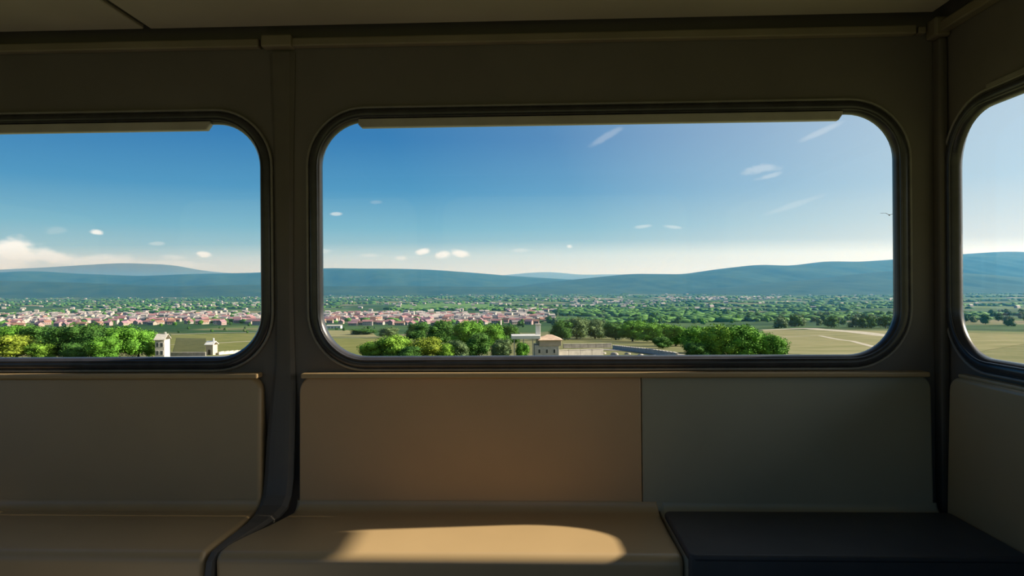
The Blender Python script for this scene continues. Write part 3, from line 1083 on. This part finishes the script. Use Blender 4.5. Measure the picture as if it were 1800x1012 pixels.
# further trees, one by one, on the slopes between the meadow and the town
WHERE = [(-80, 45, 'above the yellow-green bush'), (45, 140, 'above the left half of the dark clump'), (140, 225, 'above the right half of the dark clump'), (225, 330, 'above the white house'),
         (330, 420, 'above the gate house'), (420, 470, 'beside the pillar edge of the left window'), (540, 640, 'above the white shed'), (640, 720, 'above the left half of the lime thicket'),
         (720, 800, 'above the left of the middle grove'), (800, 900, 'above the right of the middle grove'), (900, 985, 'above the tall white chimney'), (985, 1070, 'above the grey-green trees'),
         (1070, 1170, 'above the left half of the tree row'), (1170, 1280, 'above the middle of the tree row'), (1280, 1380, 'above the right end of the tree row'),
         (1380, 1480, 'above the left of the dry meadow'), (1480, 1680, 'above the right of the dry meadow'), (1680, 1760, 'at the left side of the end window'), (1760, 2000, 'at the right side of the end window')]


def where(px):
    for a, b, t in WHERE:
        if a <= px < b:
            return t
    return ''


def px_of(x, y):
    d = Vector((x, y, 0))
    return 900 + FPX * d.dot(_r0) / d.dot(_f)


TONE = {'dark': 'dark', 'mid': 'green', 'grey': 'grey-green'}


def scatter(n, px0, px1, py0, py1, size, kinds, label, group, clump=True):
    for i in range(n):
        px = random.uniform(px0, px1)
        py = random.uniform(py0, py1)
        g = gp(px, py)
        hm = random.uniform(*size)
        hp = hm * FPX / g.y
        kd = random.choice(kinds)
        rel = (py - py0) / (py1 - py0)
        tier = 'far' if rel < .34 else 'near' if rel > .67 else 'middle'
        tree('tree', px, py - hp, hp * random.uniform(.9, 1.5), py, kd, '%s %s, %s row, %s' % (TONE[kd], label, tier, where(px)), 'tree', group, low=True)


scatter(58, 1370, 1600, 556, 577, (9, 15), ['dark', 'dark', 'grey'], 'tree in the loose wood', 'wood beyond the dry meadow')
scatter(44, 1080, 1370, 554, 570, (9, 14), ['dark', 'mid'], 'tree by the strip field', 'trees behind the tree row')
scatter(16, 960, 1080, 552, 572, (9, 14), ['dark', 'grey'], 'slope tree', 'trees behind the grey-green trees')
scatter(20, 690, 930, 568, 576, (6, 10), ['dark', 'mid'], 'small tree', 'trees below the town')
scatter(16, 185, 465, 568, 574, (5, 9), ['dark', 'mid'], 'small hedge tree', 'hedge trees of the left window')
scatter(10, 300, 465, 576, 586, (3, 5), ['dark', 'grey'], 'low garden plot tree', 'garden plot trees')
scatter(10, 575, 660, 574, 583, (3, 6), ['dark', 'grey'], 'low field tree', 'trees beside the shed')
scatter(40, 1690, 1900, 540, 580, (9, 15), ['dark', 'dark', 'grey'], 'tree outside', 'trees outside the end window')

# countless trees of the valley: one body of low-poly crowns
def far_trees():
    v0, f0 = ICO1
    Vs, Fs, off = [], [], 0
    N = 21000
    yy = np.exp(rng.uniform(np.log(1050), np.log(6800), N))
    uu = rng.uniform(-1.15, 1.25, N)
    xx = uu * yy
    dens = np.sin(xx / 330 + 2.1 * np.sin(yy / 410)) * np.sin(yy / 170 + 1.4 * np.sin(xx / 520)) + .5 * np.sin(yy / 75 + xx / 600) + .3 * np.sin(xx / 61 + yy / 47)
    town = (uu < .03) & (yy > 980) & (yy < 1750)
    ok = (dens > .05) & ~(town & (rng.random(N) > .10))
    xx, yy = xx[ok], yy[ok]
    zz = ground(xx, yy)
    for x, y, z in zip(xx, yy, zz):
        w = rng.uniform(6, 12) * (2.0 if rng.random() < .35 else 1.0)
        h = rng.uniform(2.6, 5.2)
        Vs.append(v0 * (w, rng.uniform(5, 9), h) * (1 + .16 * rng.normal(size=(len(v0), 1))) + (x, y, z + h * .6))
        Fs.append(f0 + off)
        off += len(v0)
    me_ = np_mesh('valley_woods', np.concatenate(Vs), np.concatenate(Fs))
    mi = rng.choice([0, 0, 0, 1, 2], len(Vs)).repeat(len(f0))
    me_.polygons.foreach_set('material_index', mi.astype(np.int32))
    o = link('valley_woods', me_, None, [LEAF['dark'], LEAF['mid'], LEAF['grey']], True)
    tag(o, 'countless small trees and hedges covering the valley floor', 'woods', None, 'stuff')


far_trees()

# ------------------------------------------------------------------ houses
M_W = [mat('plaster_white', (.35, .32, .31), .85, .05, .3), mat('plaster_cream', (.34, .28, .24), .85, .05, .3), mat('plaster_pink', (.33, .23, .23), .85, .05, .3)]
M_R = [mat('roof_pink_tile', (.26, .135, .145), .85, .10, .4), mat('roof_terracotta', (.24, .13, .10), .85, .10, .4), mat('roof_grey', (.18, .16, .17), .85, .10, .4), mat('roof_mauve', (.26, .155, .19), .85, .1, .4)]
M_PANE = mat('dark_window_pane', (.05, .06, .07), .2, .1, 1.0)


def house_arrays(L, W, H, rf):
    """gabled house: four walls and two roof slopes with eaves"""
    x, y = L / 2, W / 2
    v = [(-x, -y, -1), (x, -y, -1), (x, y, -1), (-x, y, -1), (-x, -y, H), (x, -y, H), (x, y, H), (-x, y, H), (-x, 0, H + rf), (x, 0, H + rf)]
    e = .5
    s = rf / y
    for zz in (.35, .0):
        v += [(-x - e, -y - e, H - e * s + zz), (x + e, -y - e, H - e * s + zz), (x + e, 0, H + rf + zz), (-x - e, 0, H + rf + zz), (x + e, y + e, H - e * s + zz), (-x - e, y + e, H - e * s + zz)]
    f = [(0, 1, 5, 4), (1, 2, 6, 5), (2, 3, 7, 6), (3, 0, 4, 7), (4, 8, 8, 7), (5, 6, 9, 9)]
    r_ = [(10, 11, 12, 13), (13, 12, 14, 15), (16, 19, 18, 17), (19, 21, 20, 18), (10, 16, 17, 11), (15, 14, 20, 21), (10, 13, 19, 16), (13, 15, 21, 19), (11, 17, 18, 12), (12, 18, 20, 14)]
    return np.array(v), f, r_


def house_mesh(L, W, H, rf, mw, mr):
    v, f, r_ = house_arrays(L, W, H, rf)
    ff = [tuple(dict.fromkeys(q)) for q in f] + r_
    # rows of windows on the long sides
    vs = [tuple(q) for q in v]
    mi = [0] * len(f) + [1] * len(r_)
    for sgn in (-1, 1):
        for k_ in range(int(L // 3)):
            cx = -L / 2 + 1.8 + k_ * 3
            for z0 in ([1.0, 4.0] if H > 5.5 else [1.0]):
                y_ = sgn * (W / 2 + .04)
                b = len(vs)
                vs += [(cx - .6, y_, z0), (cx + .6, y_, z0), (cx + .6, y_, z0 + 1.6), (cx - .6, y_, z0 + 1.6)]
                ff.append((b, b + 1, b + 2, b + 3) if sgn < 0 else (b + 3, b + 2, b + 1, b))
                mi.append(2)
    me_ = mesh_of('house', vs, ff, mi)
    for q in (mw, mr, M_PANE):
        me_.materials.append(q)
    return me_


HOUSES = []
for i in range(10):
    HOUSES.append(house_mesh(random.uniform(8, 15), random.uniform(7, 9), random.choice([3.5, 4.5, 6]), random.uniform(2, 3.2), M_W[i % 3], M_R[[0, 3, 1, 0, 2, 3, 0, 1, 3, 0][i]]))
cnt = 0
tr_ = random.Random(5)
spots = []
while cnt < 290:
    y = 985 * (1730 / 985) ** (tr_.random() ** 1.3)
    right = .022 + .02 * math.sin(y / 90)
    u_ = tr_.uniform(-.86, right)
    x = u_ * y
    pxx = px_of(x, y)
    if not (-25 < pxx < 464 or 558 < pxx < 984):
        continue
    if any((x - a) ** 2 + (y - b) ** 2 < 15 ** 2 for a, b in spots):
        continue
    left = u_ < -.36
    if left and tr_.random() < .25:
        continue
    spots.append((x, y))
    hv = tr_.randrange(10)
    o = bpy.data.objects.new('house', HOUSES[hv])
    COL.objects.link(o)
    o.location = (x, y, float(ground(x, y)) + .3)
    o.rotation_euler.z = tr_.choice([0, 0, .3, -.25, 1.2, 1.57]) + tr_.uniform(-.15, .15)
    roof = ['pink', 'mauve', 'terracotta', 'pink', 'grey', 'mauve', 'pink', 'terracotta', 'mauve', 'pink'][hv]
    wallc = ['white', 'cream', 'rose'][hv % 3]
    tier = 'front' if y < 1120 else 'second' if y < 1280 else 'third' if y < 1480 else 'back'
    tag(o, 'tiny %s house, %s roof, %s town row, %s' % (wallc, roof, tier, where(pxx)), 'house', 'town houses of the left window' if left else 'town houses of the middle window')
    cnt += 1


def far_houses():
    Vs, Fs, MI, off = [], [], [], 0
    r_ = random.Random(9)
    pts = []
    for _ in range(420):   # rest of the town
        y = 1250 * (1900 / 1250) ** r_.random()
        pts.append((r_.uniform(-.86, .03) * y, y))
    for _ in range(330):   # farms and hamlets in the valley
        y = 1800 * (6300 / 1800) ** r_.random()
        pts.append((r_.uniform(-.9, 1.0) * y, y))
    for _ in range(120):   # village on the right
        y = r_.uniform(3300, 4300)
        pts.append(((.20 + .17 * r_.random()) * y, y))
    for cx, cy in [(.10, 2600), (-.1, 2900), (-.55, 2700), (-.62, 2400), (-.5, 3200), (.05, 3600), (.12, 3100)]:
        for _ in range(22):
            y = cy + r_.gauss(0, 110)
            pts.append((cx * cy + r_.gauss(0, 130), y))
    for (x, y) in pts:
        v, f, rf = house_arrays(r_.uniform(9, 18), r_.uniform(7, 10), r_.uniform(3, 5.5), r_.uniform(1.8, 3))
        a = r_.uniform(-.5, .5)
        c, s = math.cos(a), math.sin(a)
        v = np.stack([v[:, 0] * c - v[:, 1] * s + x, v[:, 0] * s + v[:, 1] * c + y, v[:, 2] + float(ground(x, y)) + .5], -1)
        wi, ri = r_.choice([0, 0, 1, 2]), 3 + r_.choice([0, 0, 1, 2, 3])
        for q in f + rf:
            Fs.append(tuple(i + off for i in dict.fromkeys(q)))
            MI.append(ri if q in rf else wi)
        Vs.append(v)
        off += len(v)
    me_ = mesh_of('distant_houses', np.concatenate(Vs), Fs, MI)
    o = link('distant_houses', me_, None, M_W + M_R)
    tag(o, 'countless tiny far houses strewn over the valley', 'houses', None, 'stuff')


far_houses()


# ---- buildings near the sill
def local_box(name, x0, x1, y0, y1, z0, z1, m_, parent, bev=.03):
    return link(name, box_mesh(name, x0, x1, y0, y1, z0, z1, bev, 1), parent, m_)


def at(px, py, name, label, cat, rz=0.0):
    e = empty(name, gp(px, py))
    e.rotation_euler.z = rz
    return tag(e, label, cat)


M_WHITE = mat('white_render', (.72, .70, .66), .8, .04, .6)
M_TAN = mat('tan_render', (.52, .42, .33), .85, .06, .6)
M_STONE = mat('grey_stone', (.30, .28, .25), .9, .12, .8)
M_CONC = mat('pale_concrete', (.46, .43, .39), .9, .08, .8)


def gable(parent, x0, x1, y0, y1, z, rise, m_):
    vs = [(x0, y0, z), (x1, y0, z), (x1, y1, z), (x0, y1, z), (x0, (y0 + y1) / 2, z + rise), (x1, (y0 + y1) / 2, z + rise)]
    t = .18
    vs += [(a, b, c + t) for a, b, c in vs]
    fs = [(0, 1, 5, 4), (3, 4, 5, 2), (6, 10, 11, 7), (9, 8, 11, 10), (0, 6, 7, 1), (3, 2, 8, 9), (0, 4, 10, 6), (4, 3, 9, 10), (1, 7, 11, 5), (5, 11, 8, 2)]
    return link('roof', mesh_of('roof', vs, fs), parent, m_)


def panes(parent, xs_, z0, z1, y, w, m_=None):
    for x in xs_:
        f = local_box('window', x - w / 2 - .08, x + w / 2 + .08, y - .06, y + .02, z0 - .08, z1 + .08, M_WHITE, parent, .01)
        local_box('pane', x - w / 2, x + w / 2, y - .09, y - .05, z0, z1, M_PANE, f, .005)


# white house beside the left clump
h = at(286, 629, 'house', 'narrow white house right of the left tree clump', 'house', .2)
local_box('wall', -1.3, 1.3, -2.5, 2.5, -1, 5.6, M_CONC, h)
gable(h, -1.6, 1.6, -2.9, 2.9, 5.6, 1.6, M_CONC)
panes(h, [-.6, .6], 1.2, 2.4, -2.5, .7)
panes(h, [-.6, .6], 3.6, 4.8, -2.5, .7)
local_box('chimney', .5, 1.0, -.3, .3, 6.2, 7.9, M_CONC, h)
# small gate tower in the garden plot
h = at(372, 624, 'gate_house', 'small tan gate house standing in the garden plot', 'building', -.1)
local_box('wall', -1.3, 1.3, -1.3, 1.3, -.5, 3.4, M_TAN, h)
gable(h, -1.6, 1.6, -1.6, 1.6, 3.4, 1.1, M_WHITE)
local_box('door', -.45, .45, -1.36, -1.28, -.2, 1.9, M_BARK, h)
local_box('chimney', .5, .9, -.2, .2, 3.8, 5.6, M_WHITE, h)


def stone_wall(p0, p1, hgt, thick, label, m_, name='stone_wall'):
    a, b = gp(*p0), gp(*p1)
    w = empty(name, a)
    tag(w, label, 'wall')
    d = Vector((b.x - a.x, b.y - a.y, 0))
    L = d.length
    w.rotation_euler.z = math.atan2(d.y, d.x)
    n = max(3, int(L / 3.2))
    for i in range(n):
        x0, x1 = L * i / n, L * (i + 1) / n
        wx = a.x + d.x * (i + .5) / n
        wy = a.y + d.y * (i + .5) / n
        z = float(ground(wx, wy)) - a.z
        local_box('wall_section', x0 + .03, x1 - .03, -thick / 2, thick / 2, z - .8, z + hgt + random.uniform(-.06, .06), m_, w, .04)
        local_box('coping', x0 + .02, x1 - .02, -thick / 2 - .08, thick / 2 + .08, z + hgt + .06, z + hgt + .20, M_CONC, w, .03)
    return w


stone_wall((300, 626), (362, 626), 1.1, .4, 'low stone wall between the white house and the gate house', M_STONE)
stone_wall((384, 624), (468, 617), .9, .4, 'low stone wall running right from the gate house', M_CONC)
stone_wall((990, 612), (1075, 611), 1.6, .6, 'upper parapet wall of the road under the grey-green trees', M_STONE)
stone_wall((1078, 613), (1190, 629), 1.3, .6, 'parapet wall sloping down to the right below the tree row', M_CONC)
stone_wall((978, 626), (1060, 624), 1.7, .6, 'pale roadside wall right of the white building', M_CONC)

# white shed at the left edge of the middle window
h = at(588, 577, 'shed', 'long low white shed at the left edge of the middle window', 'shed', 0)
local_box('wall', -9.5, 9.5, -4, 4, -1, 3.6, M_WHITE, h)
gable(h, -10, 10, -4.6, 4.6, 3.6, 1.2, M_CONC)
for k_ in range(4):
    local_box('door', -7.5 + k_ * 4.4, -5 + k_ * 4.4, -4.08, -3.95, -.3, 2.6, M_STONE, h)

# white building with flat canopy and tall chimney
h = at(955, 627, 'station_building', 'white building with flat canopy, tan hipped roof and a tall white chimney', 'building', 0.06)
g = h.location
u1 = g.y / FPX          # metres per pixel here
H0 = 22 * u1
local_box('wall', -16 * u1, 26 * u1, -3, 3.5, -1.5, H0, M_CONC, h)
panes(h, [-8 * u1, 5 * u1, 18 * u1], 1.4, 2.5, -3, .6)
local_box('upper_wall', -8 * u1, 30 * u1, -3.2, 3.4, H0 - .2, H0 + 9 * u1, M_TAN, h)
# hipped roof
zt, za = H0 + 9 * u1, H0 + 17 * u1
x0, x1 = -11 * u1, 33 * u1
vs = [(x0, -3.8, zt), (x1, -3.8, zt), (x1, 4, zt), (x0, 4, zt), (x0 + 3, .1, za), (x1 - 3, .1, za)]
link('roof', mesh_of('roof', vs, [(0, 1, 5, 4), (1, 2, 5), (2, 3, 4, 5), (3, 0, 4), (3, 2, 1, 0)]), h, mat('roof_tan_tile', (.50, .36, .27), .85, .1, .8))
local_box('canopy', -56 * u1, -6 * u1, -3.4, 3, H0 + 11 * u1, H0 + 17 * u1, M_WHITE, h, .05)
for k_ in range(3):
    local_box('canopy_post', -52 * u1 + k_ * 16 * u1, -50.5 * u1 + k_ * 16 * u1, -2.9, -2.6, -2, H0 + 11 * u1, M_CONC, h)
ch = local_box('chimney', -13 * u1, -5 * u1, -.8, .8, H0, H0 + 34 * u1, M_WHITE, h, .05)
local_box('chimney_cap', -14 * u1, -4 * u1, -1, 1, H0 + 34 * u1, H0 + 36 * u1, M_CONC, ch, .04)

# boulders of the bank beside the road
r_ = random.Random(21)
v0, f0 = ICO2
for i, (px, py, s) in enumerate([(1046, 620, .9), (1062, 622, .7), (1080, 624, 1.0), (1104, 623, .8), (1126, 626, .9), (1150, 627, .7)]):
    g = gp(px, py)
    rr_ = np.random.default_rng(i)
    v = v0 * (1 + .16 * np.sin(v0 @ rr_.normal(size=(3, 1)) * 4 + i)) * np.array([1.3, 1.0, .75]) * s
    o = link('boulder', np_mesh('boulder', v, f0), None, M_STONE, False)
    o.location = g + Vector((0, 0, .10 * s))
    o.rotation_euler.z = i * 1.1
    tag(o, ['grey boulder at the left end of the roadside bank', 'small grey boulder second along the roadside bank', 'largest grey boulder third along the roadside bank', 'grey boulder fourth along the roadside bank',
            'grey boulder fifth along the roadside bank', 'small grey boulder at the right end of the roadside bank'][i], 'rock', 'boulders of the roadside bank')

# bird by the right edge of the middle window
d = px_dir(1563, 378)
d = d / d.y
bd = empty('bird', CAM + d * 34.0)
tag(bd, 'small dark bird flying by the right edge of the middle window', 'bird')
vs = [(-.16, 0, 0), (-.06, -.03, .025), (-.06, .03, .025), (.08, -.025, .02), (.08, .025, .02), (.20, 0, .01), (-.05, 0, -.03), (.08, 0, -.025), (-.06, 0, .04), (.08, 0, .03)]
fs = [(0, 1, 8), (0, 8, 2), (0, 6, 1), (0, 2, 6), (1, 3, 9, 8), (8, 9, 4, 2), (1, 6, 7, 3), (6, 2, 4, 7), (3, 5, 9), (9, 5, 4), (3, 7, 5), (7, 4, 5)]
M_BIRD = mat('bird_plumage', (.05, .05, .05), .8, .1, 20)
link('body', mesh_of('body', vs, fs), bd, M_BIRD)
for sg in (-1, 1):
    vs = [(-.06, 0, .02), (.06, 0, .015), (.05, sg * .18, .09), (-.04, sg * .18, .10), (.10, sg * .40, .05), (.05, sg * .40, .055)]
    vs += [(a, b, c - .012) for a, b, c in vs]
    fs = [(0, 1, 2, 3), (3, 2, 4, 5), (6, 9, 8, 7), (9, 11, 10, 8), (0, 3, 9, 6), (3, 5, 11, 9), (1, 7, 8, 2), (2, 8, 10, 4), (4, 10, 11, 5)]
    link('wing', mesh_of('wing', vs, fs), bd, M_BIRD)
bd.rotation_euler = (R(8), R(-12), R(75))

# ------------------------------------------------------------------ haze of the valley air
hm = bpy.data.materials.new('valley_haze')
hm.use_nodes = True
k = NT(hm.node_tree)
k.n.clear()
vs_ = k.node('ShaderNodeVolumeScatter')
vs_.inputs['Color'].default_value = (0.085, 0.45, 1.0, 1)
vs_.inputs['Density'].default_value = 6.0e-5
vs_.inputs['Anisotropy'].default_value = 0.25
ou = k.node('ShaderNodeOutputMaterial')
k.l.new(vs_.outputs[0], ou.inputs['Volume'])
hz = link('valley_haze', box_mesh('valley_haze', -26000, 26000, 300, 20500, -220, 330), None, hm)
tag(hz, 'blue haze lying in the valley air before the hills', 'haze', None, 'stuff')

# pale mist between the near hills and the far mountains
pm = bpy.data.materials.new('pale_mist')
pm.use_nodes = True
k = NT(pm.node_tree)
k.n.clear()
vs_ = k.node('ShaderNodeVolumeScatter')
vs_.inputs['Color'].default_value = (0.80, 0.90, 1.0, 1)
vs_.inputs['Density'].default_value = 9.0e-5
vs_.inputs['Anisotropy'].default_value = 0.25
ou = k.node('ShaderNodeOutputMaterial')
k.l.new(vs_.outputs[0], ou.inputs['Volume'])
pz = link('pale_mist', box_mesh('pale_mist', -26000, 26000, 13600, 20400, -219, 900), None, pm)
tag(pz, 'pale mist in front of the far mountains', 'mist', None, 'stuff')
